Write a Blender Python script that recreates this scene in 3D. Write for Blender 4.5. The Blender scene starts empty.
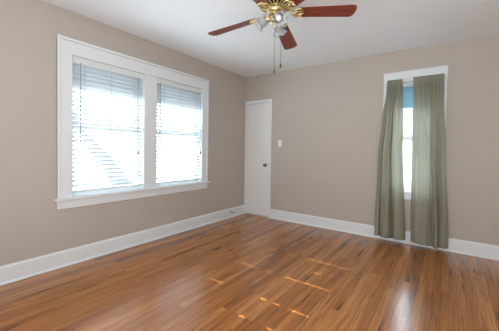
import bpy, bmesh, math, random
from mathutils import Vector, Matrix
R = math.radians
S = bpy.context.scene
C = S.collection
random.seed(7)

# ------------------------------------------------------------------ camera
cam_d = bpy.data.cameras.new('camera')
cam = bpy.data.objects.new('camera', cam_d); C.objects.link(cam); S.camera = cam
cam_d.sensor_fit = 'HORIZONTAL'; cam_d.sensor_width = 36.0
cam_d.lens = 273.66 / 499 * 36.0
cam_d.shift_y = -8.16 / 499
cam_d.clip_start = 0.05
_r = Vector((0.8106983, 0.5852219, 0.0168401))
_u = Vector((-0.0288942, 0.0112649, 0.9995190))
_f = Vector((-0.5847507, 0.8107950, -0.0260420))
M = Matrix((( _r.x, _u.x, -_f.x, 3.1436), (_r.y, _u.y, -_f.y, -4.2182), (_r.z, _u.z, -_f.z, 1.2161), (0, 0, 0, 1)))
cam.matrix_world = M

# ------------------------------------------------------------------ world, sun, exposure
w = bpy.data.worlds.new('sky'); S.world = w; w.use_nodes = True
wn = w.node_tree.nodes; wl = w.node_tree.links
bg = wn['Background']
tc = wn.new('ShaderNodeTexCoord'); sx = wn.new('ShaderNodeSeparateXYZ')
rp = wn.new('ShaderNodeValToRGB')
rp.color_ramp.elements[0].position = 0.0; rp.color_ramp.elements[0].color = (0.93, 0.96, 1.0, 1)
rp.color_ramp.elements[1].position = 0.7; rp.color_ramp.elements[1].color = (0.66, 0.82, 1.0, 1)
wl.new(tc.outputs['Generated'], sx.inputs[0]); wl.new(sx.outputs['Z'], rp.inputs[0])
wl.new(rp.outputs[0], bg.inputs[0])
bg.inputs[1].default_value = 8.5

def lamp(kind, name, loc, rot, energy, color=(1, 1, 1), **kw):
    d = bpy.data.lights.new(name, kind); d.energy = energy; d.color = color
    for k, v in kw.items(): setattr(d, k, v)
    o = bpy.data.objects.new(name, d); C.objects.link(o); o.location = loc; o.rotation_euler = rot
    return o
# the sun stands behind the photographer, elevation 26.6 degrees, shining towards +Y
lamp('SUN', 'sun', (2, -9, 6), (R(90) - math.atan(0.5), 0, 0), 13, (1.0, 0.96, 0.90), angle=R(0.12))
# added soft fill light behind the camera, aimed up towards the ceiling
lamp('AREA', 'rear_fill', (2.9, -5.05, 1.35), (R(120), 0, R(14)), 96, (0.90, 0.96, 1.0), shape='RECTANGLE', size=2.4, size_y=2.0)
# daylight gathered by the two left windows and by the far window
for _nm, _loc, _rot, _sx in (('window_portal', (-0.135, -2.59, 1.43), (R(90), 0, R(-90)), .82), ('window_portal', (-0.135, -1.58, 1.43), (R(90), 0, R(-90)), .83), ('window_portal', (2.76, .135, 1.43), (R(90), 0, R(180)), .50)):
    _p = lamp('AREA', _nm, _loc, _rot, 1, shape='RECTANGLE', size=_sx, size_y=1.46); _p.data.cycles.is_portal = True

S.cycles.sample_clamp_indirect = 6; S.cycles.caustics_reflective = False; S.cycles.caustics_refractive = False; S.cycles.blur_glossy = 1.0
S.cycles.use_denoising = True; S.cycles.denoising_prefilter = 'ACCURATE'
vs = S.view_settings
S.display_settings.display_device = 'sRGB'
vs.view_transform = 'Standard'; vs.look = 'None'; vs.gamma = 1.0; vs.exposure = 0.64
vs.use_curve_mapping = False

# ------------------------------------------------------------------ materials
def srgb(r, g, b):
    f = lambda c: (c / 255) / 12.92 if c / 255 <= 0.04045 else ((c / 255 + 0.055) / 1.055) ** 2.4
    return (f(r), f(g), f(b), 1)
def mat(name, col, rough=0.5, metal=0.0, bump=0.0, bscale=60, vary=0.0, vscale=8, spec=0.5, coat=0.0, trans=0.0):
    m = bpy.data.materials.new(name); m.use_nodes = True
    n = m.node_tree.nodes; l = m.node_tree.links; b = n['Principled BSDF']
    b.inputs['Base Color'].default_value = col; b.inputs['Roughness'].default_value = rough
    b.inputs['Metallic'].default_value = metal; b.inputs['Specular IOR Level'].default_value = spec
    b.inputs['Coat Weight'].default_value = coat; b.inputs['Transmission Weight'].default_value = trans
    t = n.new('ShaderNodeTexCoord')
    if vary:
        ns = n.new('ShaderNodeTexNoise'); ns.inputs['Scale'].default_value = vscale; ns.inputs['Detail'].default_value = 4
        l.new(t.outputs['Object'], ns.inputs['Vector'])
        mx = n.new('ShaderNodeMix'); mx.data_type = 'RGBA'; mx.blend_type = 'MIX'
        l.new(ns.outputs['Fac'], mx.inputs[0])
        mx.inputs[6].default_value = tuple(c * (1 - vary) for c in col[:3]) + (1,)
        mx.inputs[7].default_value = tuple(min(1, c * (1 + vary)) for c in col[:3]) + (1,)
        l.new(mx.outputs[2], b.inputs['Base Color'])
    if bump:
        ns = n.new('ShaderNodeTexNoise'); ns.inputs['Scale'].default_value = bscale; ns.inputs['Detail'].default_value = 3
        l.new(t.outputs['Object'], ns.inputs['Vector'])
        bp = n.new('ShaderNodeBump'); bp.inputs['Strength'].default_value = bump; bp.inputs['Distance'].default_value = 0.003
        l.new(ns.outputs['Fac'], bp.inputs['Height']); l.new(bp.outputs[0], b.inputs['Normal'])
    return m

m_wall = mat('wall_paint', srgb(190, 180, 170), 0.65, bump=0.12, bscale=90, vary=0.025, vscale=2.0, spec=0.25)
m_ceil = mat('ceiling_paint', srgb(240, 243, 245), 0.8, bump=0.35, bscale=22, vary=0.02, vscale=3, spec=0.2)
m_trim = mat('white_trim_paint', srgb(230, 233, 235), 0.35, bump=0.06, bscale=40, vary=0.01)
m_door = mat('door_paint', srgb(234, 233, 231), 0.4, bump=0.06, bscale=30, vary=0.01)
m_plate = mat('switch_plastic', srgb(240, 239, 235), 0.3, vary=0.01)
m_nickel = mat('satin_nickel', srgb(120, 112, 104), 0.3, 1.0, vary=0.05)
m_brass = mat('polished_brass', srgb(234, 216, 164), 0.28, 1.0, vary=0.15, vscale=40)
m_darkbrass = mat('dark_bronze_recess', srgb(46, 36, 26), 0.45, 0.6, vary=0.1)
m_cord = mat('grey_cord', srgb(130, 135, 138), 0.6, vary=0.05)
m_wand = mat('clear_wand', srgb(140, 150, 156), 0.25, vary=0.03)
m_rod = mat('rod_enamel', srgb(225, 224, 218), 0.35, vary=0.01)
m_bumper = mat('rubber_bumper', srgb(140, 136, 130), 0.6, vary=0.05)
m_lawn = mat('pale_concrete', srgb(214, 216, 212), 0.9, bump=0.4, vary=0.08, vscale=5)
m_siding = mat('pale_siding', srgb(98, 105, 112), 0.7, bump=0.1, vary=0.04, vscale=2)
m_roofing = mat('grey_shingle', srgb(130, 140, 150), 0.9, bump=0.3, vary=0.15, vscale=12)
m_bark = mat('pale_bark', srgb(70, 72, 76), 0.9, bump=0.5, vary=0.2, vscale=10)
m_leaf = mat('grey_green_leaves', srgb(120, 140, 130), 0.7, bump=0.4, vary=0.25, vscale=8)
m_paneglass = mat('dark_pane', srgb(90, 105, 115), 0.15, vary=0.05)
m_outer = mat('outer_board', srgb(210, 208, 200), 0.7, vary=0.03)

def glass_mat():
    m = bpy.data.materials.new('window_glass'); m.use_nodes = True
    n = m.node_tree.nodes; l = m.node_tree.links; n.remove(n['Principled BSDF'])
    t = n.new('ShaderNodeBsdfTransparent'); g = n.new('ShaderNodeBsdfGlossy'); g.inputs['Roughness'].default_value = 0.02
    mx = n.new('ShaderNodeMixShader'); mx.inputs[0].default_value = 0.05
    t.inputs[0].default_value = (0.93, 0.97, 0.97, 1)
    l.new(t.outputs[0], mx.inputs[1]); l.new(g.outputs[0], mx.inputs[2]); l.new(mx.outputs[0], n['Material Output'].inputs[0])
    return m
m_glass = glass_mat()

def cloth_mat(name, col, sheer, trl, rough=0.8, weave=700, vary=0.06):
    """diffuse + translucent fabric with a little see-through between the threads"""
    m = bpy.data.materials.new(name); m.use_nodes = True
    n = m.node_tree.nodes; l = m.node_tree.links; n.remove(n['Principled BSDF'])
    d = n.new('ShaderNodeBsdfDiffuse'); t = n.new('ShaderNodeBsdfTranslucent'); tr = n.new('ShaderNodeBsdfTransparent')
    tc = n.new('ShaderNodeTexCoord'); mp = n.new('ShaderNodeMapping'); mp.inputs['Scale'].default_value = (weave, weave, weave * .12)
    ns = n.new('ShaderNodeTexNoise'); ns.inputs['Scale'].default_value = 1; ns.inputs['Detail'].default_value = 2
    l.new(tc.outputs['Object'], mp.inputs[0]); l.new(mp.outputs[0], ns.inputs['Vector'])
    mx = n.new('ShaderNodeMix'); mx.data_type = 'RGBA'
    mx.inputs[6].default_value = tuple(c * (1 - vary) for c in col[:3]) + (1,)
    mx.inputs[7].default_value = tuple(min(1, c * (1 + vary)) for c in col[:3]) + (1,)
    l.new(ns.outputs['Fac'], mx.inputs[0])
    l.new(mx.outputs[2], d.inputs[0]); l.new(mx.outputs[2], t.inputs[0])
    a = n.new('ShaderNodeMixShader'); a.inputs[0].default_value = trl
    l.new(d.outputs[0], a.inputs[1]); l.new(t.outputs[0], a.inputs[2])
    b = n.new('ShaderNodeMixShader'); b.inputs[0].default_value = sheer
    l.new(a.outputs[0], b.inputs[1]); l.new(tr.outputs[0], b.inputs[2])
    l.new(b.outputs[0], n['Material Output'].inputs[0])
    return m
m_curtain = cloth_mat('sage_linen', srgb(178, 175, 156), 0.18, 0.36)
m_slat = cloth_mat('blind_slat_white', srgb(228, 231, 233), 0.0, 0.30, weave=20, vary=0.01)
m_valance = mat('blind_headrail', srgb(222, 226, 226), 0.4, vary=0.01)
m_shade = cloth_mat('pale_stand_in_cloth', srgb(216, 222, 225), 0.0, 0.45, weave=300, vary=0.02)
m_shade2 = cloth_mat('teal_stand_in_cloth', srgb(150, 180, 190), 0.0, 0.4, weave=300, vary=0.03)

def frost_mat():
    m = bpy.data.materials.new('frosted_glass'); m.use_nodes = True
    n = m.node_tree.nodes; l = m.node_tree.links; b = n['Principled BSDF']
    b.inputs['Base Color'].default_value = srgb(226, 230, 230); b.inputs['Roughness'].default_value = 0.18
    b.inputs['Transmission Weight'].default_value = 0.55; b.inputs['IOR'].default_value = 1.3
    tc = n.new('ShaderNodeTexCoord'); wv = n.new('ShaderNodeTexNoise'); wv.inputs['Scale'].default_value = 60
    l.new(tc.outputs['Object'], wv.inputs['Vector'])
    bp = n.new('ShaderNodeBump'); bp.inputs['Strength'].default_value = 0.15; bp.inputs['Distance'].default_value = 0.002
    l.new(wv.outputs['Fac'], bp.inputs['Height']); l.new(bp.outputs[0], b.inputs['Normal'])
    return m
m_frost = frost_mat()
m_bulb = mat('bulb_glass', srgb(240, 242, 242), 0.25, vary=0.01)

def wood_blade_mat():
    m = mat('mahogany_blade', srgb(120, 52, 34), 0.32, coat=0.2)
    n = m.node_tree.nodes; l = m.node_tree.links; b = n['Principled BSDF']
    tc = n.new('ShaderNodeTexCoord'); mp = n.new('ShaderNodeMapping'); mp.inputs['Scale'].default_value = (4, 55, 55)
    ns = n.new('ShaderNodeTexNoise'); ns.inputs['Scale'].default_value = 1; ns.inputs['Detail'].default_value = 5
    rp = n.new('ShaderNodeValToRGB')
    rp.color_ramp.elements[0].position = .3; rp.color_ramp.elements[0].color = srgb(92, 34, 22)
    rp.color_ramp.elements[1].position = .7; rp.color_ramp.elements[1].color = srgb(146, 66, 46)
    l.new(tc.outputs['Object'], mp.inputs[0]); l.new(mp.outputs[0], ns.inputs['Vector'])
    l.new(ns.outputs['Fac'], rp.inputs[0]); l.new(rp.outputs[0], b.inputs['Base Color'])
    return m
m_blade = wood_blade_mat()

def floor_mat():
    m = bpy.data.materials.new('oak_strip_floor'); m.use_nodes = True
    n = m.node_tree.nodes; l = m.node_tree.links; b = n['Principled BSDF']
    def math_(op, a=None, bb=None, v0=None, v1=None):
        k = n.new('ShaderNodeMath'); k.operation = op
        if a is not None: l.new(a, k.inputs[0])
        if bb is not None: l.new(bb, k.inputs[1])
        if v0 is not None: k.inputs[0].default_value = v0
        if v1 is not None: k.inputs[1].default_value = v1
        return k.outputs[0]
    tc = n.new('ShaderNodeTexCoord'); sp = n.new('ShaderNodeSeparateXYZ'); l.new(tc.outputs['Object'], sp.inputs[0])
    W, LEN = 0.057, 1.35
    xs = math_('DIVIDE', sp.outputs['X'], v1=W)
    row = math_('FLOOR', xs); fx = math_('FRACT', xs)
    wn1 = n.new('ShaderNodeTexWhiteNoise'); wn1.noise_dimensions = '1D'; l.new(row, wn1.inputs['W'])
    yo = math_('MULTIPLY', wn1.outputs['Value'], v1=7.3)
    ys = math_('ADD', math_('DIVIDE', sp.outputs['Y'], v1=LEN), yo)
    col = math_('FLOOR', ys); fy = math_('FRACT', ys)
    cb = n.new('ShaderNodeCombineXYZ'); l.new(row, cb.inputs[0]); l.new(col, cb.inputs[1])
    wn2 = n.new('ShaderNodeTexWhiteNoise'); wn2.noise_dimensions = '3D'; l.new(cb.outputs[0], wn2.inputs['Vector'])
    # board tone
    rp = n.new('ShaderNodeValToRGB'); e = rp.color_ramp.elements
    e[0].position = 0; e[0].color = srgb(150, 90, 38)
    e[1].position = 1; e[1].color = srgb(200, 134, 72)
    for p_, c_ in ((.2, (168, 104, 46)), (.5, (180, 113, 52)), (.75, (190, 122, 60))):
        k = e.new(p_); k.color = srgb(*c_)
    l.new(wn2.outputs['Value'], rp.inputs[0])
    # grain, stretched along the boards, shifted per board
    mp = n.new('ShaderNodeMapping'); mp.inputs['Scale'].default_value = (46, 2.2, 1)
    sh = n.new('ShaderNodeVectorMath'); sh.operation = 'SCALE'; l.new(wn2.outputs['Color'], sh.inputs[0]); sh.inputs['Scale'].default_value = 40
    ad = n.new('ShaderNodeVectorMath'); ad.operation = 'ADD'; l.new(tc.outputs['Object'], mp.inputs[0]); l.new(mp.outputs[0], ad.inputs[0]); l.new(sh.outputs[0], ad.inputs[1])
    gr = n.new('ShaderNodeTexNoise'); gr.inputs['Scale'].default_value = 1; gr.inputs['Detail'].default_value = 6; gr.inputs['Roughness'].default_value = .62
    gr.inputs['Distortion'].default_value = .6
    l.new(ad.outputs[0], gr.inputs['Vector'])
    gp = n.new('ShaderNodeValToRGB'); gp.color_ramp.elements[0].position = .36; gp.color_ramp.elements[0].color = (.46, .40, .35, 1)
    gp.color_ramp.elements[1].position = .58; gp.color_ramp.elements[1].color = (1, 1, 1, 1)
    l.new(gr.outputs['Fac'], gp.inputs[0])
    mu = n.new('ShaderNodeMix'); mu.data_type = 'RGBA'; mu.blend_type = 'MULTIPLY'; mu.inputs[0].default_value = .75
    l.new(rp.outputs[0], mu.inputs[6]); l.new(gp.outputs[0], mu.inputs[7])
    # dark mineral streaks along a few boards
    mp2 = n.new('ShaderNodeMapping'); mp2.inputs['Scale'].default_value = (20, 1.6, 1)
    ad2 = n.new('ShaderNodeVectorMath'); ad2.operation = 'ADD'; l.new(tc.outputs['Object'], mp2.inputs[0]); l.new(mp2.outputs[0], ad2.inputs[0]); l.new(sh.outputs[0], ad2.inputs[1])
    ks = n.new('ShaderNodeTexNoise'); ks.inputs['Scale'].default_value = 1; ks.inputs['Detail'].default_value = 2; l.new(ad2.outputs[0], ks.inputs['Vector'])
    kr = n.new('ShaderNodeValToRGB'); kr.color_ramp.elements[0].position = .29; kr.color_ramp.elements[0].color = (.30, .22, .17, 1)
    kr.color_ramp.elements[1].position = .37; kr.color_ramp.elements[1].color = (1, 1, 1, 1); l.new(ks.outputs['Fac'], kr.inputs[0])
    mk = n.new('ShaderNodeMix'); mk.data_type = 'RGBA'; mk.blend_type = 'MULTIPLY'; mk.inputs[0].default_value = .8
    l.new(mu.outputs[2], mk.inputs[6]); l.new(kr.outputs[0], mk.inputs[7])
    # seams
    ex = math_('MINIMUM', fx, math_('SUBTRACT', bb=fx, v0=1.0)); ey = math_('MINIMUM', fy, math_('SUBTRACT', bb=fy, v0=1.0))
    gx = math_('LESS_THAN', ex, v1=0.022); gy = math_('LESS_THAN', ey, v1=0.0014)
    seam = math_('MAXIMUM', gx, gy)
    ms = n.new('ShaderNodeMix'); ms.data_type = 'RGBA'; ms.blend_type = 'MULTIPLY'
    l.new(math_('MULTIPLY', seam, v1=.75), ms.inputs[0]); l.new(mk.outputs[2], ms.inputs[6]); ms.inputs[7].default_value = (.35, .26, .2, 1)
    l.new(ms.outputs[2], b.inputs['Base Color'])
    # worn gloss
    rn = n.new('ShaderNodeTexNoise'); rn.inputs['Scale'].default_value = 2.2; rn.inputs['Detail'].default_value = 3; l.new(tc.outputs['Object'], rn.inputs['Vector'])
    mr = n.new('ShaderNodeMapRange'); mr.inputs['To Min'].default_value = .20; mr.inputs['To Max'].default_value = .29
    l.new(rn.outputs['Fac'], mr.inputs['Value']); l.new(mr.outputs[0], b.inputs['Roughness'])
    b.inputs['Specular IOR Level'].default_value = .5; b.inputs['Coat Weight'].default_value = .35; b.inputs['Coat Roughness'].default_value = .19
    bp = n.new('ShaderNodeBump'); bp.inputs['Strength'].default_value = .05; bp.inputs['Distance'].default_value = .001
    l.new(rn.outputs['Fac'], bp.inputs['Height']); l.new(bp.outputs[0], b.inputs['Normal'])
    return m
m_floor = floor_mat()

# ------------------------------------------------------------------ geometry helpers
def box(bm, x0, x1, y0, y1, z0, z1):
    v = [bm.verts.new((x, y, z)) for x in (x0, x1) for y in (y0, y1) for z in (z0, z1)]
    for f in ((0, 1, 3, 2), (4, 6, 7, 5), (0, 4, 5, 1), (2, 3, 7, 6), (0, 2, 6, 4), (1, 5, 7, 3)):
        bm.faces.new([v[i] for i in f])
def lathe(bm, prof, mtx=None, seg=24, flute=0, famp=0.0):
    """prof: (radius, z) pairs, turned about z; mtx places it"""
    rings = []
    for (r, z, *k) in prof:
        fa = k[0] if k else 0
        ring = []
        for i in range(seg):
            a = 2 * math.pi * i / seg
            rr = r * (1 + fa * math.cos(flute * a)) if flute else r
            p = Vector((rr * math.cos(a), rr * math.sin(a), z))
            ring.append(bm.verts.new(mtx @ p if mtx else p))
        rings.append(ring)
    for a, b in zip(rings, rings[1:]):
        for i in range(seg):
            bm.faces.new((a[i], a[(i + 1) % seg], b[(i + 1) % seg], b[i]))
    for rg, fl in ((rings[0], True), (rings[-1], False)):
        if (prof[0] if fl else prof[-1])[0] > 1e-5 and not flute: bm.faces.new(list(reversed(rg)) if fl else rg)
def tube(bm, pts, r, seg=8, cap=True):
    pts = [Vector(p) for p in pts]; rings = []
    for i, p in enumerate(pts):
        d = (pts[min(i + 1, len(pts) - 1)] - pts[max(i - 1, 0)]).normalized()
        a = d.orthogonal().normalized()
        if i and rings:
            a = (pa - d * pa.dot(d)).normalized()
        pa = a; b = d.cross(a)
        rr = r[i] if isinstance(r, (list, tuple)) else r
        rings.append([bm.verts.new(p + (a * math.cos(t) + b * math.sin(t)) * rr) for t in [2 * math.pi * k / seg for k in range(seg)]])
    for a, b in zip(rings, rings[1:]):
        for i in range(seg): bm.faces.new((a[i], a[(i + 1) % seg], b[(i + 1) % seg], b[i]))
    if cap: bm.faces.new(list(reversed(rings[0]))); bm.faces.new(rings[-1])
def obj(name, bm, m, parent=None, smooth=False, bevel=0.0, world=True, mtx=None):
    bmesh.ops.recalc_face_normals(bm, faces=bm.faces)
    me = bpy.data.meshes.new(name); bm.to_mesh(me); bm.free()
    me.materials.append(m)
    if smooth:
        for p in me.polygons: p.use_smooth = True
    o = bpy.data.objects.new(name, me); C.objects.link(o)
    if parent:
        o.parent = parent
        if world:   # geometry was written in world coordinates
            base = parent
            loc = Vector((0, 0, 0))
            while base: loc += base.location; base = base.parent
            o.location = -loc
    if mtx is not None: o.matrix_local = mtx
    if bevel:
        b = o.modifiers.new('bevel', 'BEVEL'); b.width = bevel; b.segments = 2; b.limit_method = 'ANGLE'; b.angle_limit = R(40)
    return o
def thing(name, label, cat, loc=(0, 0, 0), group=None):
    o = bpy.data.objects.new(name, None); C.objects.link(o); o.location = loc; o.empty_display_size = .05
    o['label'] = label; o['category'] = cat
    if group: o['group'] = group
    return o
def tag(o, label, cat, group=None):
    o['label'] = label; o['category'] = cat
    if group: o['group'] = group
    return o
def struct(o, label=None, cat=None):
    o['kind'] = 'structure'
    if label: o['label'] = label; o['category'] = cat
    return o
def boxes(name, lst, m, parent=None, bevel=0.0, world=True):
    bm = bmesh.new()
    for b in lst: box(bm, *b)
    return obj(name, bm, m, parent, bevel=bevel, world=world)

# ------------------------------------------------------------------ room shell
H, XR, YF = 2.60, 4.60, -5.20
T = 0.14
LY = [(-3.00, -2.18), (-1.995, -1.165)]      # openings of the left wall
WZ0, WZ1 = 0.70, 2.157
BX = (2.51, 3.01)                             # opening of the back wall
struct(boxes('floor', [(-T, XR + T, YF - T, T, -0.1, 0)], m_floor), 'glossy orange brown oak strip floor', 'floor')
struct(boxes('ceiling', [(-T, XR + T, YF - T, T, H, H + 0.1)], m_ceil), 'plain white painted ceiling', 'ceiling')
struct(boxes('wall_left', [(-T, 0, YF, LY[0][0], 0, H), (-T, 0, LY[0][1], LY[1][0], 0, H), (-T, 0, LY[1][1], 0, 0, H),
    (-T, 0, LY[0][0], LY[0][1], 0, WZ0), (-T, 0, LY[0][0], LY[0][1], WZ1, H),
    (-T, 0, LY[1][0], LY[1][1], 0, WZ0), (-T, 0, LY[1][0], LY[1][1], WZ1, H)], m_wall), 'beige painted wall holding the wide double window', 'wall')
DX0, DX1, DZ = 0.048, 0.528, 2.088
struct(boxes('wall_back', [(-T, DX0, 0, T, DZ, H), (-T, DX0, 0, T, 0, DZ), (DX0, DX1, 0, T, DZ, H), (DX0, DX1, .08, T, 0, DZ), (DX1, BX[0], 0, T, 0, H), (BX[1], XR + T, 0, T, 0, H),
    (BX[0], BX[1], 0, T, 0, WZ0 - .02), (BX[0], BX[1], 0, T, WZ1, H)], m_wall), 'beige painted wall with narrow door and curtained window', 'wall')
struct(boxes('wall_right', [(XR, XR + T, YF, 0, 0, H)], m_wall))
# the wall behind the photographer has two windows, open from sill to head
FW = [(1.00, 1.80), (1.90, 2.40)]
struct(boxes('wall_front', [(-T, FW[0][0], YF - T, YF, 0, H), (FW[0][1], FW[1][0], YF - T, YF, 0, H), (FW[1][1], XR + T, YF - T, YF, 0, H),
    (FW[0][0], FW[0][1], YF - T, YF, 0, .7), (FW[0][0], FW[0][1], YF - T, YF, 2.16, H),
    (FW[1][0], FW[1][1], YF - T, YF, 0, .7), (FW[1][0], FW[1][1], YF - T, YF, 2.16, H)], m_wall))
# closed blinds there let thin lines of sun past a few slats
def gapped_blind(x0, x1, rows, label):
    t = thing('closed_blind', label, 'window blind', ((x0 + x1) / 2, YF - .05, .7))
    bm = bmesh.new(); h = .0046; z = .7; ya, yb = YF - .052, YF - .048
    for zc, segs in sorted(rows):
        box(bm, x0, x1, ya, yb, z, zc - h); x = x0
        for a, b in segs:
            if a > x: box(bm, x, a, ya, yb, zc - h, zc + h)
            k = a + .055
            while k < b - .03:
                box(bm, k, k + .012, ya, yb, zc - h, zc + h); k += .065
            x = b
        if x < x1: box(bm, x, x1, ya, yb, zc - h, zc + h)
        z = zc + h
    box(bm, x0, x1, ya, yb, z, 2.16)
    obj('slats', bm, m_outer, t)
    boxes('headrail', [(x0, x1, YF - .047, YF - .01, 2.11, 2.158)], m_valance, t)
gapped_blind(FW[0][0], FW[0][1], [(1.955, [(1.37, 1.49), (1.66, 1.75)]), (1.68, [(1.36, 1.62), (1.7, 1.79)]), (1.45, [(1.10, 1.25), (1.38, 1.53)])],
             'closed white blind in the wider window behind the viewer')
gapped_blind(FW[1][0], FW[1][1], [(1.955, [(1.93, 2.36)]), (1.815, [(2.07, 2.17)]), (1.68, [(1.92, 2.36)]), (1.45, [(1.93, 1.99), (2.05, 2.12), (2.2, 2.36)]), (1.305, [(1.93, 1.98), (2.17, 2.30)])],
             'closed white blind in the narrower window behind the viewer')

def baseboard(name, along, a, b, label):
    """profile extruded along y (left wall) or x (back wall)"""
    prof = [(0, 0), (.030, 0), (.030, .010), (.024, .018), (.016, .020), (.016, .145), (.012, .152), (.008, .160), (0, .164)]
    bm = bmesh.new(); rg = []
    for t in (a, b):
        rg.append([bm.verts.new((d, t, z) if along == 'y' else (t, -d, z)) for d, z in prof])
    k = len(prof)
    for i in range(k): bm.faces.new((rg[0][i], rg[0][(i + 1) % k], rg[1][(i + 1) % k], rg[1][i]))
    bm.faces.new(rg[0]); bm.faces.new(list(reversed(rg[1])))
    struct(obj(name, bm, m_trim), label, 'baseboard')
baseboard('baseboard_left', 'y', YF, -0.012, 'tall white baseboard along the left wall')
baseboard('baseboard_back', 'x', 0.588, XR, 'tall white baseboard from door to right under curtains')

# ------------------------------------------------------------------ windows
def sash(bm, ax, a0, a1, z0, z1, d0, d1, st=.032, rl=.05):
    """a sash frame; ax 'y' lies in the left wall (depth on x), 'x' in the back wall (depth on y)"""
    def bx(p0, p1, q0, q1):
        if ax == 'y': box(bm, d0, d1, p0, p1, q0, q1)
        else: box(bm, p0, p1, -d1, -d0, q0, q1)
    bx(a0, a0 + st, z0, z1); bx(a1 - st, a1, z0, z1); bx(a0 + st, a1 - st, z0, z0 + rl); bx(a0 + st, a1 - st, z1 - rl, z1)

wdw = thing('window_1', 'wide white double window frame on the left wall', 'window', (0, -2.09, WZ0)); wdw['kind'] = 'structure'
y0, y1 = -3.135, -1.035
boxes('casing', [(0, .02, y0, LY[0][0], WZ0, WZ1), (0, .02, LY[1][1], y1, WZ0, WZ1), (0, .02, y0, y1, WZ1, 2.290)], m_trim, wdw, bevel=.003)
boxes('casing_edge', [(0, .030, y0, y0 + .028, WZ0, 2.29), (0, .030, y1 - .028, y1, WZ0, 2.29), (0, .036, y0 - .003, y1 + .003, 2.29, 2.318)], m_trim, wdw, bevel=.004)
boxes('mullion', [(0, .02, LY[0][1], LY[1][0], WZ0, WZ1)], m_trim, wdw, bevel=.003)
boxes('stool', [(-.05, .052, y0 - .022, y1 + .022, WZ0 - .022, WZ0 + .004)], m_trim, wdw, bevel=.006)
boxes('apron', [(0, .020, y0, y1, .590, WZ0 - .022)], m_trim, wdw, bevel=.004)
for a, b in LY:
    boxes('jamb', [(-.13, 0, a, a + .004, WZ0 + .004, WZ1), (-.13, 0, b - .004, b, WZ0 + .004, WZ1), (-.13, 0, a + .004, b - .004, WZ1 - .004, WZ1)], m_trim, wdw)
    bm = bmesh.new()
    sash(bm, 'y', a + .005, b - .005, 1.405, WZ1 - .002, -.120, -.092); obj('upper_sash', bm, m_trim, wdw)
    bm = bmesh.new()
    sash(bm, 'y', a + .005, b - .005, WZ0 + .004, 1.455, -.090, -.062, rl=.05); obj('lower_sash', bm, m_trim, wdw)
    bm = bmesh.new(); box(bm, -.107, -.104, a + .04, b - .04, 1.45, WZ1 - .045); obj('pane', bm, m_glass, wdw)
    bm = bmesh.new(); box(bm, -.077, -.074, a + .04, b - .04, WZ0 + .05, 1.41); obj('pane', bm, m_glass, wdw)

wd2 = thing('window_2', 'narrow white window frame behind the green curtains', 'window', (2.76, 0, WZ0)); wd2['kind'] = 'structure'
x0, x1 = 2.402, 3.120
boxes('casing', [(x0, BX[0], -.02, 0, WZ0, WZ1 + .02), (BX[1], x1, -.02, 0, WZ0, WZ1 + .02)], m_trim, wd2, bevel=.003)
boxes('head_casing', [(x0 - .004, x1 + .004, -.024, 0, WZ1 + .02, 2.292), (x0 - .006, x1 + .006, -.030, 0, 2.292, 2.310)], m_trim, wd2, bevel=.003)
boxes('stool', [(x0 - .02, x1 + .02, -.050, .06, WZ0 - .022, WZ0 + .004)], m_trim, wd2, bevel=.005)
boxes('apron', [(x0, x1, -.018, 0, .590, WZ0 - .022)], m_trim, wd2, bevel=.003)
boxes('jamb', [(BX[0], BX[0] + .015, .0, .12, WZ0 + .004, WZ1), (BX[1] - .015, BX[1], .0, .12, WZ0 + .004, WZ1), (BX[0] + .015, BX[1] - .015, 0, .12, WZ1 - .015, WZ1)], m_trim, wd2)
bm = bmesh.new(); sash(bm, 'x', BX[0] + .016, BX[1] - .016, 1.40, WZ1 - .017, -.118, -.092, st=.035); obj('upper_sash', bm, m_trim, wd2)
bm = bmesh.new(); sash(bm, 'x', BX[0] + .016, BX[1] - .016, WZ0 + .006, 1.44, -.090, -.062, st=.035, rl=.055); obj('lower_sash', bm, m_trim, wd2)
bm = bmesh.new(); box(bm, BX[0] + .05, BX[1] - .05, .104, .107, 1.445, WZ1 - .06); obj('pane', bm, m_glass, wd2)
bm = bmesh.new(); box(bm, BX[0] + .05, BX[1] - .05, .074, .077, WZ0 + .055, 1.39); obj('pane', bm, m_glass, wd2)
# added cloths standing in for eave shade (left) and a blue band (far)
def band_stand_in(ax, a0, a1, zb, zt, d, label, m_shade):
    if ax == 'y': t = thing('stand_in_shade', label, 'stand-in cloth', (d, (a0 + a1) / 2, zt))
    else: t = thing('stand_in_shade', label, 'stand-in cloth', ((a0 + a1) / 2, d, zt))
    def bxs(name, p0, p1, q0, q1, e0, e1, m, par=None):
        return boxes(name, [(e0, e1, p0, p1, q0, q1) if ax == 'y' else (p0, p1, e0, e1, q0, q1)], m, t)
    bxs('stand_in_cloth', a0 + .006, a1 - .006, zb, zt - .03, d - .0008, d + .0008, m_shade)
    bxs('stand_in_hem', a0 + .006, a1 - .006, zb - .012, zb, d - .003, d + .003, m_shade)
    bm = bmesh.new()
    if ax == 'y': tube(bm, [(d, a0 + .004, zt - .018), (d, a1 - .004, zt - .018)], .013, 12)
    else: tube(bm, [(a0 + .004, d, zt - .018), (a1 - .004, d, zt - .018)], .013, 12)
    obj('stand_in_tube', bm, m_rod, t, smooth=False)
GR = 'pale blue stand-in cloths behind the window blinds'
band_stand_in('y', LY[0][0], LY[0][1], 1.835, WZ1 - .002, -.0885 + .032 - .005, 'pale added cloth imitating eave shade behind top of the left blind, away from the door', m_shade)
band_stand_in('y', LY[1][0], LY[1][1], 1.835, WZ1 - .002, -.0885 + .032 - .005, 'pale blue added cloth imitating eave shade behind top of the blind nearer the corner', m_shade)
band_stand_in('x', BX[0] + .016, BX[1] - .016, 1.835, WZ1 - .016, .055, 'added blue cloth for the blue top band seen in the gap between the green curtains', m_shade2)

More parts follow.
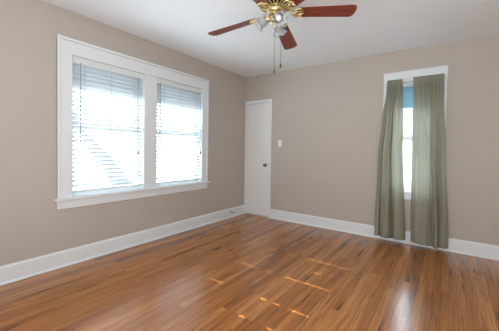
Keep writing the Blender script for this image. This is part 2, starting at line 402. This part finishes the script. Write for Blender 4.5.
# ------------------------------------------------------------------ venetian blinds
def blind(a, b, label, wand_y, cord_y, tassel_z):
    t = thing('window_blind', label, 'window blind', (-.02, (a + b) / 2, WZ0), 'white venetian blinds in the double window')
    a += .006; b -= .006; xc = -.022
    boxes('headrail', [(-.047, .006, a, b, 2.098, 2.150)], m_valance, t, bevel=.003)
    boxes('valance', [(.006, .012, a - .002, b + .002, 2.084, 2.152)], m_valance, t, bevel=.002)
    bm = bmesh.new(); z = 2.070; W = .050; th = R(TILT)
    while z > .785:
        n = 5; prof = []
        for i in range(n + 1):
            s = i / n - .5
            hgt = .0022 * (1 - (2 * s) ** 2)
            u = s * W
            prof.append((xc + u * math.cos(th) - hgt * math.sin(th), z + u * math.sin(th) + hgt * math.cos(th)))
        top = [[bm.verts.new((px, yy, pz + .0011)) for px, pz in prof] for yy in (a + .003, b - .003)]
        bot = [[bm.verts.new((px, yy, pz - .0011)) for px, pz in prof] for yy in (a + .003, b - .003)]
        for i in range(n):
            bm.faces.new((top[0][i], top[0][i + 1], top[1][i + 1], top[1][i])); bm.faces.new((bot[0][i], bot[1][i], bot[1][i + 1], bot[0][i + 1]))
        for q in (0, n): bm.faces.new((top[0][q], top[1][q], bot[1][q], bot[0][q]))
        for e in (0, 1): bm.faces.new([*top[e], *reversed(bot[e])])
        z -= .0465
    obj('slats', bm, m_slat, t, smooth=False)
    boxes('bottom_rail', [(-.046, .004, a + .003, b - .003, .742, .764)], m_valance, t, bevel=.003)
    bm = bmesh.new()
    for yy in (a + .12, (a + b) / 2, b - .12):
        tube(bm, [(xc + .0272, yy, 2.10), (xc + .0272, yy, .762)], .0011, 6)
        tube(bm, [(xc - .0272, yy, 2.10), (xc - .0272, yy, .762)], .0011, 6)
    obj('ladder_cord', bm, m_cord, t)
    bm = bmesh.new(); tube(bm, [(.018, wand_y, 2.095), (.020, wand_y, 2.07), (.020, wand_y, 1.27)], .0045, 8)
    obj('wand', bm, m_wand, t, smooth=True)
    bm = bmesh.new()
    tube(bm, [(.016, cord_y, 2.09), (.016, cord_y, tassel_z)], .0016, 6)
    tube(bm, [(.016, cord_y - .012, 2.09), (.016, cord_y - .003, tassel_z)], .0016, 6)
    c = obj('lift_cord', bm, m_cord, t)
    bm = bmesh.new(); lathe(bm, [(.004, .02), (.009, .012), (.013, -.012), (.013, -.02), (.006, -.024)], Matrix.Translation((.018, cord_y, tassel_z)), 12)
    obj('tassel', bm, m_cord, c, smooth=True)
TILT = 42
blind(LY[0][0], LY[0][1], 'white venetian blind in the left half of the double window, away from the door', -2.925, -2.262, 1.165)
blind(LY[1][0], LY[1][1], 'white venetian blind in the right half of the window, nearer the door', -1.945, -1.200, 1.165)

# ------------------------------------------------------------------ door
dr = thing('door_1', 'narrow flat white closet door in the far left corner', 'door', (.29, 0, 0)); dr['kind'] = 'structure'
boxes('casing', [(.002, DX0, -.020, 0, 0, 2.138), (DX1, .586, -.020, 0, 0, 2.138), (DX0, DX1, -.020, 0, DZ, 2.138)], m_trim, dr, bevel=.003)
boxes('jamb', [(DX0, DX0 + .004, 0, .08, 0, DZ), (DX1 - .004, DX1, 0, .08, 0, DZ), (DX0 + .004, DX1 - .004, 0, .08, DZ - .004, DZ)], m_trim, dr)
leaf = boxes('door_leaf', [(DX0 + .008, DX1 - .008, .004, .040, .014, DZ - .008)], m_door, dr, bevel=.002)
leaf['label'] = 'flat white painted door leaf'
bm = bmesh.new()
mk = Matrix.Translation((.468, .004, .950)) @ Matrix.Rotation(R(90), 4, 'X')
lathe(bm, [(.029, 0), (.029, .003), (.025, .007), (.011, .010), (.010, .030), (.018, .034), (.027, .042), (.0285, .050), (.026, .058), (.018, .064), (.0001, .066)], mk, 24)
kb = obj('knob', bm, m_nickel, leaf, smooth=True); kb['label'] = 'round satin nickel knob'
boxes('strike_plate', [(DX1 - .0075, DX1 - .0045, .006, .03, .91, .99)], m_nickel, dr)
boxes('threshold', [(DX0 + .004, DX1 - .004, .0, .08, .0, .006)], m_trim, dr)

# ------------------------------------------------------------------ switch and door stop
sw = thing('light_switch', 'small white light switch plate on wall right of door', 'light switch', (.757, -.001, 1.345))
boxes('cover_plate', [(.722, .792, -.007, -.001, 1.285, 1.400)], m_plate, sw, bevel=.003)
tg = boxes('toggle', [(.750, .764, -.018, -.007, 1.333, 1.359)], m_plate, sw, bevel=.002)
for z in (1.312, 1.373):
    bm = bmesh.new(); lathe(bm, [(.0035, 0), (.0035, .0015), (.0001, .002)], Matrix.Translation((.757, -.007, z)) @ Matrix.Rotation(R(90), 4, 'X'), 10)
    obj('screw', bm, m_nickel, sw)
ds = thing('door_stop', 'tiny grey door stop on left baseboard near the corner', 'door stop', (.016, -.42, .095))
bm = bmesh.new(); lathe(bm, [(.014, 0), (.014, .004), (.006, .007), (.006, .055)], Matrix.Translation((.016, -.42, .095)) @ Matrix.Rotation(R(90), 4, 'Y'), 12); obj('stem', bm, m_nickel, ds, smooth=True)
bm = bmesh.new(); lathe(bm, [(.009, .055), (.011, .058), (.011, .072), (.008, .076)], Matrix.Translation((.016, -.42, .095)) @ Matrix.Rotation(R(90), 4, 'Y'), 12); obj('bumper', bm, m_bumper, ds, smooth=True)

# ------------------------------------------------------------------ curtains
rod = thing('curtain_rod', 'thin white rod carrying both green curtains', 'curtain rod', (2.77, -.085, 2.158))
bm = bmesh.new(); tube(bm, [(2.452, -.024, 2.158), (2.452, -.06, 2.158), (2.462, -.080, 2.158), (2.49, -.085, 2.158), (3.06, -.085, 2.158), (3.085, -.080, 2.158), (3.095, -.06, 2.158), (3.095, -.024, 2.158)], .006, 10)
obj('rod', bm, m_rod, rod, smooth=True)
boxes('bracket', [(2.440, 2.464, -.0238, -.020, 2.14, 2.176)], m_rod, rod); boxes('bracket', [(3.083, 3.107, -.0238, -.020, 2.14, 2.176)], m_rod, rod)

def interp(tab, v):
    for (v0, a), (v1, b) in zip(tab, tab[1:]):
        if v <= v1:
            t = (v - v0) / (v1 - v0); t = t * t * (3 - 2 * t)
            return a + (b - a) * t
    return tab[-1][1]
def curtain(label, left, right, folds, zt, zb, seed, hemz):
    """left/right: (v, x) tables; folds: list of (u start, u end, depth) for the hanging folds"""
    rnd = random.Random(seed)
    NU, NV = 200, 110
    NP = 7 if seed == 3 else 10
    me = bpy.data.meshes.new('curtain'); vs_, fs = [], []
    ph = [rnd.uniform(0, 6.28) for _ in range(6)]
    for j in range(NV + 1):
        v = (j / NV) ** 1.25           # finer rows near the heading
        L_, R_ = interp(left, v), interp(right, v)
        for i in range(NU + 1):
            u = i / NU
            z = zt + (zb + hemz(u) - zt) * v
            big = 0
            for (ua, ub, dp) in folds:
                ua2 = ua + (.02 * math.sin(3 * v + ua * 9) if 0 < ua < 1 else 0); ub2 = ub + (.02 * math.sin(3 * v + ub * 9) if 0 < ub < 1 else 0)
                if ua2 <= u <= ub2:
                    q = 2 * (u - ua2) / (ub2 - ua2) - 1; big = dp * (1 - abs(q) ** 2.4) ** .6
            g = min(1, max(0, (v - .03) / .45)) ** .8
            fine = math.sin(2 * math.pi * NP * u + ph[0] + 1.3 * math.sin(7 * u + ph[4])) * .72 + .28 * math.sin(2 * math.pi * 2.3 * NP * u + ph[1])
            mid = math.sin(2 * math.pi * 6.2 * u + ph[2] + 1.2 * v + math.sin(5 * u + ph[5]))
            # rod pocket: ruffle above, pinched at rod, then spreading
            fa = .0135 * math.exp(-(v / .30)) + .004 * (1 - g)
            if v < .010: fa = .015
            y = -.085 - (.010 + .0) - g * big + fa * fine + .006 * g * mid * (1 - .5 * v)
            if v < .010: y = -.085 - .012 + fa * fine * .9
            elif v < .022: y = -.0955 + .0015 * fine
            elif v < .04: y = -.085 - .012 + fa * fine * .5
            y = min(y, -.050)
            x = L_ + (R_ - L_) * (u + .010 * math.sin(2 * math.pi * 6.2 * u + ph[2]) * g)
            if v < .01: z += .006 * fine
            vs_.append((x, y, z))
    W_ = NU + 1
    for j in range(NV):
        for i in range(NU): fs.append((j * W_ + i, j * W_ + i + 1, (j + 1) * W_ + i + 1, (j + 1) * W_ + i))
    me.from_pydata(vs_, [], fs); me.materials.append(m_curtain)
    for p in me.polygons: p.use_smooth = True
    o = bpy.data.objects.new('curtain', me); C.objects.link(o)
    sd = o.modifiers.new('solidify', 'SOLIDIFY'); sd.thickness = .0012; sd.offset = 0
    # back of the rod pocket and the hem line as a part
    tag(o, label, 'curtain', 'sage green curtain panels at the narrow window')
    me2 = bpy.data.meshes.new('rod_pocket'); v2, f2 = [], []
    for k, zz in enumerate((zt - .030, zt - .012, zt + .002)):
        for i in range(NU + 1):
            q = vs_[i]; v2.append((q[0], -.072 if k < 2 else q[1] + .004, zz))
    for k in range(2):
        for i in range(NU): f2.append((k * W_ + i, k * W_ + i + 1, (k + 1) * W_ + i + 1, (k + 1) * W_ + i))
    me2.from_pydata(v2, [], f2); me2.materials.append(m_curtain)
    p = bpy.data.objects.new('rod_pocket', me2); C.objects.link(p); p.parent = o
    sd = p.modifiers.new('solidify', 'SOLIDIFY'); sd.thickness = .0012
    return o
curtain('sage green curtain panel on the left, nearer the door, in deep folds',
        [(0, 2.458), (.06, 2.450), (.25, 2.405), (.5, 2.372), (1, 2.350)], [(0, 2.640), (.08, 2.652), (.4, 2.668), (.75, 2.70), (1, 2.728)],
        [(0, .20, .060), (.20, .56, .110), (.56, 1, .070)], 2.188, .072, 3, lambda u: .004 * math.sin(7 * u))
curtain('sage green curtain panel on the right, broader and almost sheer',
        [(0, 2.762), (.1, 2.768), (.5, 2.775), (1, 2.792)], [(0, 3.088), (.1, 3.095), (.4, 3.12), (1, 3.185)],
        [(0, .54, .070), (.54, .60, .0), (.60, .78, .100), (.78, 1, .035)], 2.192, .058, 11, lambda u: .006 * math.sin(5 * u + 1))

# ------------------------------------------------------------------ ceiling fan
FC = Vector((2.034, -2.372, 0))
fan = thing('ceiling_fan', 'brass ceiling fan with five dark red wood blades and glass lights', 'ceiling fan', (FC.x, FC.y, H))
def fl(z): return Matrix.Translation((FC.x, FC.y, z))
bm = bmesh.new(); lathe(bm, [(.0001, H - .0005), (.085, H - .0005), (.085, H - .02), (.075, H - .05), (.05, H - .075), (.03, H - .08)], Matrix.Translation((FC.x, FC.y, 0)), 32); obj('canopy', bm, m_brass, fan, smooth=True)
bm = bmesh.new(); lathe(bm, [(.03, H - .078), (.09, H - .09), (.125, H - .11), (.135, H - .15), (.135, H - .21), (.125, H - .245), (.105, H - .262), (.06, H - .27)], Matrix.Translation((FC.x, FC.y, 0)), 40); obj('motor_housing', bm, m_brass, fan, smooth=True)
# slotted underside of the motor: brass ribs over a dark recess
bm = bmesh.new(); lathe(bm, [(.0001, 2.327), (.112, 2.331), (.118, 2.338), (.118, 2.343), (.0001, 2.345)], Matrix.Translation((FC.x, FC.y, 0)), 32); vent = obj('motor_vent', bm, m_darkbrass, fan, smooth=False)
bm = bmesh.new()
for k in range(22):
    a = 2 * math.pi * k / 22
    d = Vector((math.cos(a), math.sin(a), 0)); c = Vector((FC.x, FC.y, 0))
    tube(bm, [c + d * .055 + Vector((0, 0, 2.322)), c + d * .085 + Vector((0, 0, 2.320)), c + d * .118 + Vector((0, 0, 2.327)), c + d * .126 + Vector((0, 0, 2.345))], [.0045, .0055, .0065, .0045], 6)
lathe(bm, [(.050, 2.318), (.060, 2.314), (.060, 2.328), (.050, 2.328)], Matrix.Translation((FC.x, FC.y, 0)), 32)
obj('vent_ribs', bm, m_brass, vent, smooth=True)
bm = bmesh.new(); lathe(bm, [(.060, 2.318), (.068, 2.308), (.068, 2.286), (.060, 2.276), (.030, 2.270)], Matrix.Translation((FC.x, FC.y, 0)), 32); obj('switch_cup', bm, m_brass, fan, smooth=True)
bm = bmesh.new(); lathe(bm, [(.030, 2.275), (.030, 2.252), (.044, 2.246), (.050, 2.228), (.046, 2.208), (.030, 2.196), (.014, 2.190), (.012, 2.178), (.006, 2.170), (.0001, 2.168)], Matrix.Translation((FC.x, FC.y, 0)), 28); fit_ = obj('light_fitter', bm, m_brass, fan, smooth=True)

def blade(az, tipz, rootz, pitch, Rt=.62):
    """local x runs outwards; r from .17 to Rt"""
    r0 = .165; n = 26; L_ = Rt - r0
    # outline
    pts = []
    def wd(s):
        return .050 + (.066 - .050) * s
    out = []
    for i in range(n + 1):
        s = i / n; x = r0 + L_ * s
        h = wd(s)
        if s < .05: h *= math.sqrt(max(0, 1 - ((.05 - s) / .05) ** 2)) * .35 + .65
        if s > .955: h *= 1 - ((s - .955) / .045) * .30
        out.append((x, h))
    tip = Rt + .006
    top = [(x, h) for x, h in out] + [(tip, .018)]
    ol = top + [(x, -h) for x, h in reversed(top)]
    bm = bmesh.new()
    a = [bm.verts.new((x, y, .003)) for x, y in ol]; b = [bm.verts.new((x, y, -.003)) for x, y in ol]
    bm.faces.new(a); bm.faces.new(list(reversed(b)))
    for i in range(len(ol)): bm.faces.new((a[i], a[(i + 1) % len(ol)], b[(i + 1) % len(ol)], b[i]))
    slope = math.atan2(tipz - rootz, Rt - r0)
    mt = Matrix.Translation((0, 0, rootz - H + math.sin(-slope) * r0)) @ Matrix.Rotation(R(az), 4, 'Z') @ Matrix.Rotation(-slope, 4, 'Y') @ Matrix.Rotation(R(pitch), 4, 'X')
    o = obj('blade', bm, m_blade, fan, world=False, mtx=mt, bevel=.0015)
    # blade iron: arm, scrolled lattice plate with a fringe of brass loops
    bm = bmesh.new()
    tube(bm, [(.095, 0, .020), (.125, 0, .006), (.150, .0, -.010), (.190, 0, -.008)], [.010, .009, .008, .006], 8)
    for sg in (1, -1):
        tube(bm, [(.120, 0, .002), (.140, .022 * sg, -.004), (.160, .042 * sg, -.008), (.185, .048 * sg, -.008), (.205, .036 * sg, -.008), (.205, .020 * sg, -.008), (.188, .014 * sg, -.008), (.178, .024 * sg, -.008)], .0048, 6)
        tube(bm, [(.130, .004 * sg, -.002), (.150, .016 * sg, -.010), (.172, .022 * sg, -.009), (.200, .010 * sg, -.008), (.222, 0, -.007)], .0045, 6)
    for k in range(9):
        t_ = -1.15 + 2.3 * k / 8
        lathe(bm, [(.0001, -.004), (.0075, -.002), (.0075, .001), (.0001, .002)], Matrix.Translation((.163 + .048 * math.cos(t_), .05 * math.sin(t_), -.006)), 8)
    io = obj('blade_iron', bm, m_brass, o, world=False, smooth=True)
    io['label'] = 'scrolled brass blade bracket'
    return o
blade(-173.5, 2.232, 2.262, -12)
blade(105.6, 2.230, 2.262, -13)
blade(36.5, 2.312, 2.290, -12)
blade(-25.0, 2.285, 2.270, -12)
blade(-86.0, 2.262, 2.266, -12)

def shade(az, tilt, ext=.10, z0=2.222):
    """bell shade on a curved arm; tilt measured from straight down"""
    d = Vector((math.cos(R(az)), math.sin(R(az)), 0)); c = Vector((FC.x, FC.y, z0))
    j = c + d * ext + Vector((0, 0, .004))
    bm = bmesh.new()
    tube(bm, [c + d * .038, c + d * .06 + Vector((0, 0, .018)), c + d * (ext * .85) + Vector((0, 0, .020)), j], .006, 8)
    arm = obj('light_arm', bm, m_brass, fan, smooth=True)
    ax = (d * math.sin(R(tilt)) + Vector((0, 0, -math.cos(R(tilt))))).normalized()
    rot = ax.to_track_quat('Z', 'X').to_matrix().to_4x4(); mt = Matrix.Translation(j) @ rot @ Matrix.Scale(.84, 4)
    bm = bmesh.new(); lathe(bm, [(.0001, -.012), (.016, -.010), (.024, .0), (.026, .016), (.022, .020)], mt, 20); obj('socket_cup', bm, m_brass, arm, smooth=True)
    bm = bmesh.new()
    prof = [(.022, .012), (.030, .022), (.040, .036), (.045, .052), (.044, .066), (.043, .076), (.048, .088, .05), (.060, .100, .10), (.068, .106, .14)]
    lathe(bm, prof, mt, 48, flute=8, famp=1)
    g = obj('glass_shade', bm, m_frost, fan, smooth=True)
    sd = g.modifiers.new('solidify', 'SOLIDIFY'); sd.thickness = .0025
    g['label'] = 'frosted bell glass shade with a rippled rim'
    bm = bmesh.new(); lathe(bm, [(.010, .015), (.013, .028), (.026, .050), (.029, .064), (.024, .080), (.012, .090), (.0001, .092)], mt, 20)
    obj('bulb', bm, m_bulb, g, smooth=True)
shade(-148, 58, .055, 2.235); shade(-42, 50, .045, 2.235); shade(100, 50, .045, 2.225)

def chain(dx, dy, zt, zb):
    x, y = FC.x + dx, FC.y + dy
    bm = bmesh.new()
    z = zt
    tube(bm, [(x, y, zt), (x, y, zb)], .0016, 6)
    while z > zb:
        lathe(bm, [(.0001, .0022), (.0022, 0), (.0001, -.0022)], Matrix.Translation((x, y, z)), 6); z -= .0075
    tube(bm, [(FC.x + dx * .6, FC.y + dy * .6, zt + .004), (x, y, zt)], .003, 6)
    o = obj('pull_chain', bm, m_darkch, fan, smooth=True)
    bm = bmesh.new(); lathe(bm, [(.0001, .014), (.004, .010), (.0065, -.004), (.0060, -.018), (.003, -.026), (.0001, -.028)], Matrix.Translation((x, y, zb)), 12)
    obj('chain_fob', bm, m_fob, o, smooth=True)
m_darkch = mat('chain_metal', srgb(110, 100, 84), 0.35, 0.8, vary=0.05)
m_fob = mat('fob_wood', srgb(96, 72, 50), 0.4, vary=0.1)
chain(.004, -.004, 2.19, 1.835)
chain(.042, .026, 2.20, 1.885)

# ------------------------------------------------------------------ outside
struct(boxes('ground_outside', [(-25, -.6, -25, 25, -.75, -.6), (-.6, 25, .6, 25, -.75, -.6)], m_lawn), 'pale paved ground beyond the windows', 'ground')
def house(name, label, x0, x1, y0, y1, zt, ridge_ax, wins):
    t = thing(name, label, 'house', ((x0 + x1) / 2, (y0 + y1) / 2, -.6))
    bm = bmesh.new(); box(bm, x0, x1, y0, y1, -.6, zt)
    obj('wall', bm, m_siding, t)
    bm = bmesh.new(); o = .35; rh = 1.5
    if ridge_ax == 'y':
        p = [(x0 - o, zt), ((x0 + x1) / 2, zt + rh), (x1 + o, zt)]; a = [bm.verts.new((q[0], y0 - o, q[1])) for q in p]; b = [bm.verts.new((q[0], y1 + o, q[1])) for q in p]
    else:
        p = [(y0 - o, zt), ((y0 + y1) / 2, zt + rh), (y1 + o, zt)]; a = [bm.verts.new((x0 - o, q[0], q[1])) for q in p]; b = [bm.verts.new((x1 + o, q[0], q[1])) for q in p]
    bm.faces.new(a); bm.faces.new(list(reversed(b)))
    for i in range(3): bm.faces.new((a[i], a[(i + 1) % 3], b[(i + 1) % 3], b[i]))
    obj('roof', bm, m_roofing, t)
    for wv in wins:
        f = boxes('house_window', [wv], m_paneglass, t)
house('neighbour_house', 'pale neighbouring house seen between the green curtains', -6.5, 5.2, 9, 15, 3.4, 'x',
      [(1.0, 1.5, 8.96, 9.0, .9, 1.9), (2.0, 2.35, 8.96, 9.0, .9, 1.9), (.0, .5, 8.96, 9.0, .9, 1.9)])
def tree(label, pts, rad, blobs, seed):
    rnd = random.Random(seed)
    t = thing('tree', label, 'tree', pts[0])
    bm = bmesh.new(); tube(bm, pts, rad, 12); obj('trunk', bm, m_bark, t, smooth=True)
    bm = bmesh.new()
    for c0, r_ in blobs:
        for _ in range(260):
            d = Vector((rnd.gauss(0, 1), rnd.gauss(0, 1), rnd.gauss(0, 1))).normalized() * r_ * rnd.random() ** .4
            q = Vector(c0) + d; a = Vector((rnd.gauss(0, 1), rnd.gauss(0, 1), rnd.gauss(0, 1))).normalized(); b = a.orthogonal().normalized()
            s = .07
            v = [bm.verts.new(q + a * s), bm.verts.new(q + b * s * .5), bm.verts.new(q - a * s), bm.verts.new(q - b * s * .5)]
            bm.faces.new(v)
    obj('foliage', bm, m_leaf, t)
tree('leaning tree seen dimly through the left blind', [(-2.6, -.30, -.6), (-2.6, -.90, .3), (-2.6, -1.36, .92), (-2.6, -1.68, 1.32), (-2.6, -1.83, 1.55), (-2.6, -2.2, 2.2), (-2.7, -2.4, 3.0)], [.22, .20, .17, .10, .055, .05, .04],
     [((-2.7, -2.4, 3.2), .7), ((-2.8, -1.9, 3.7), .8)], 5)
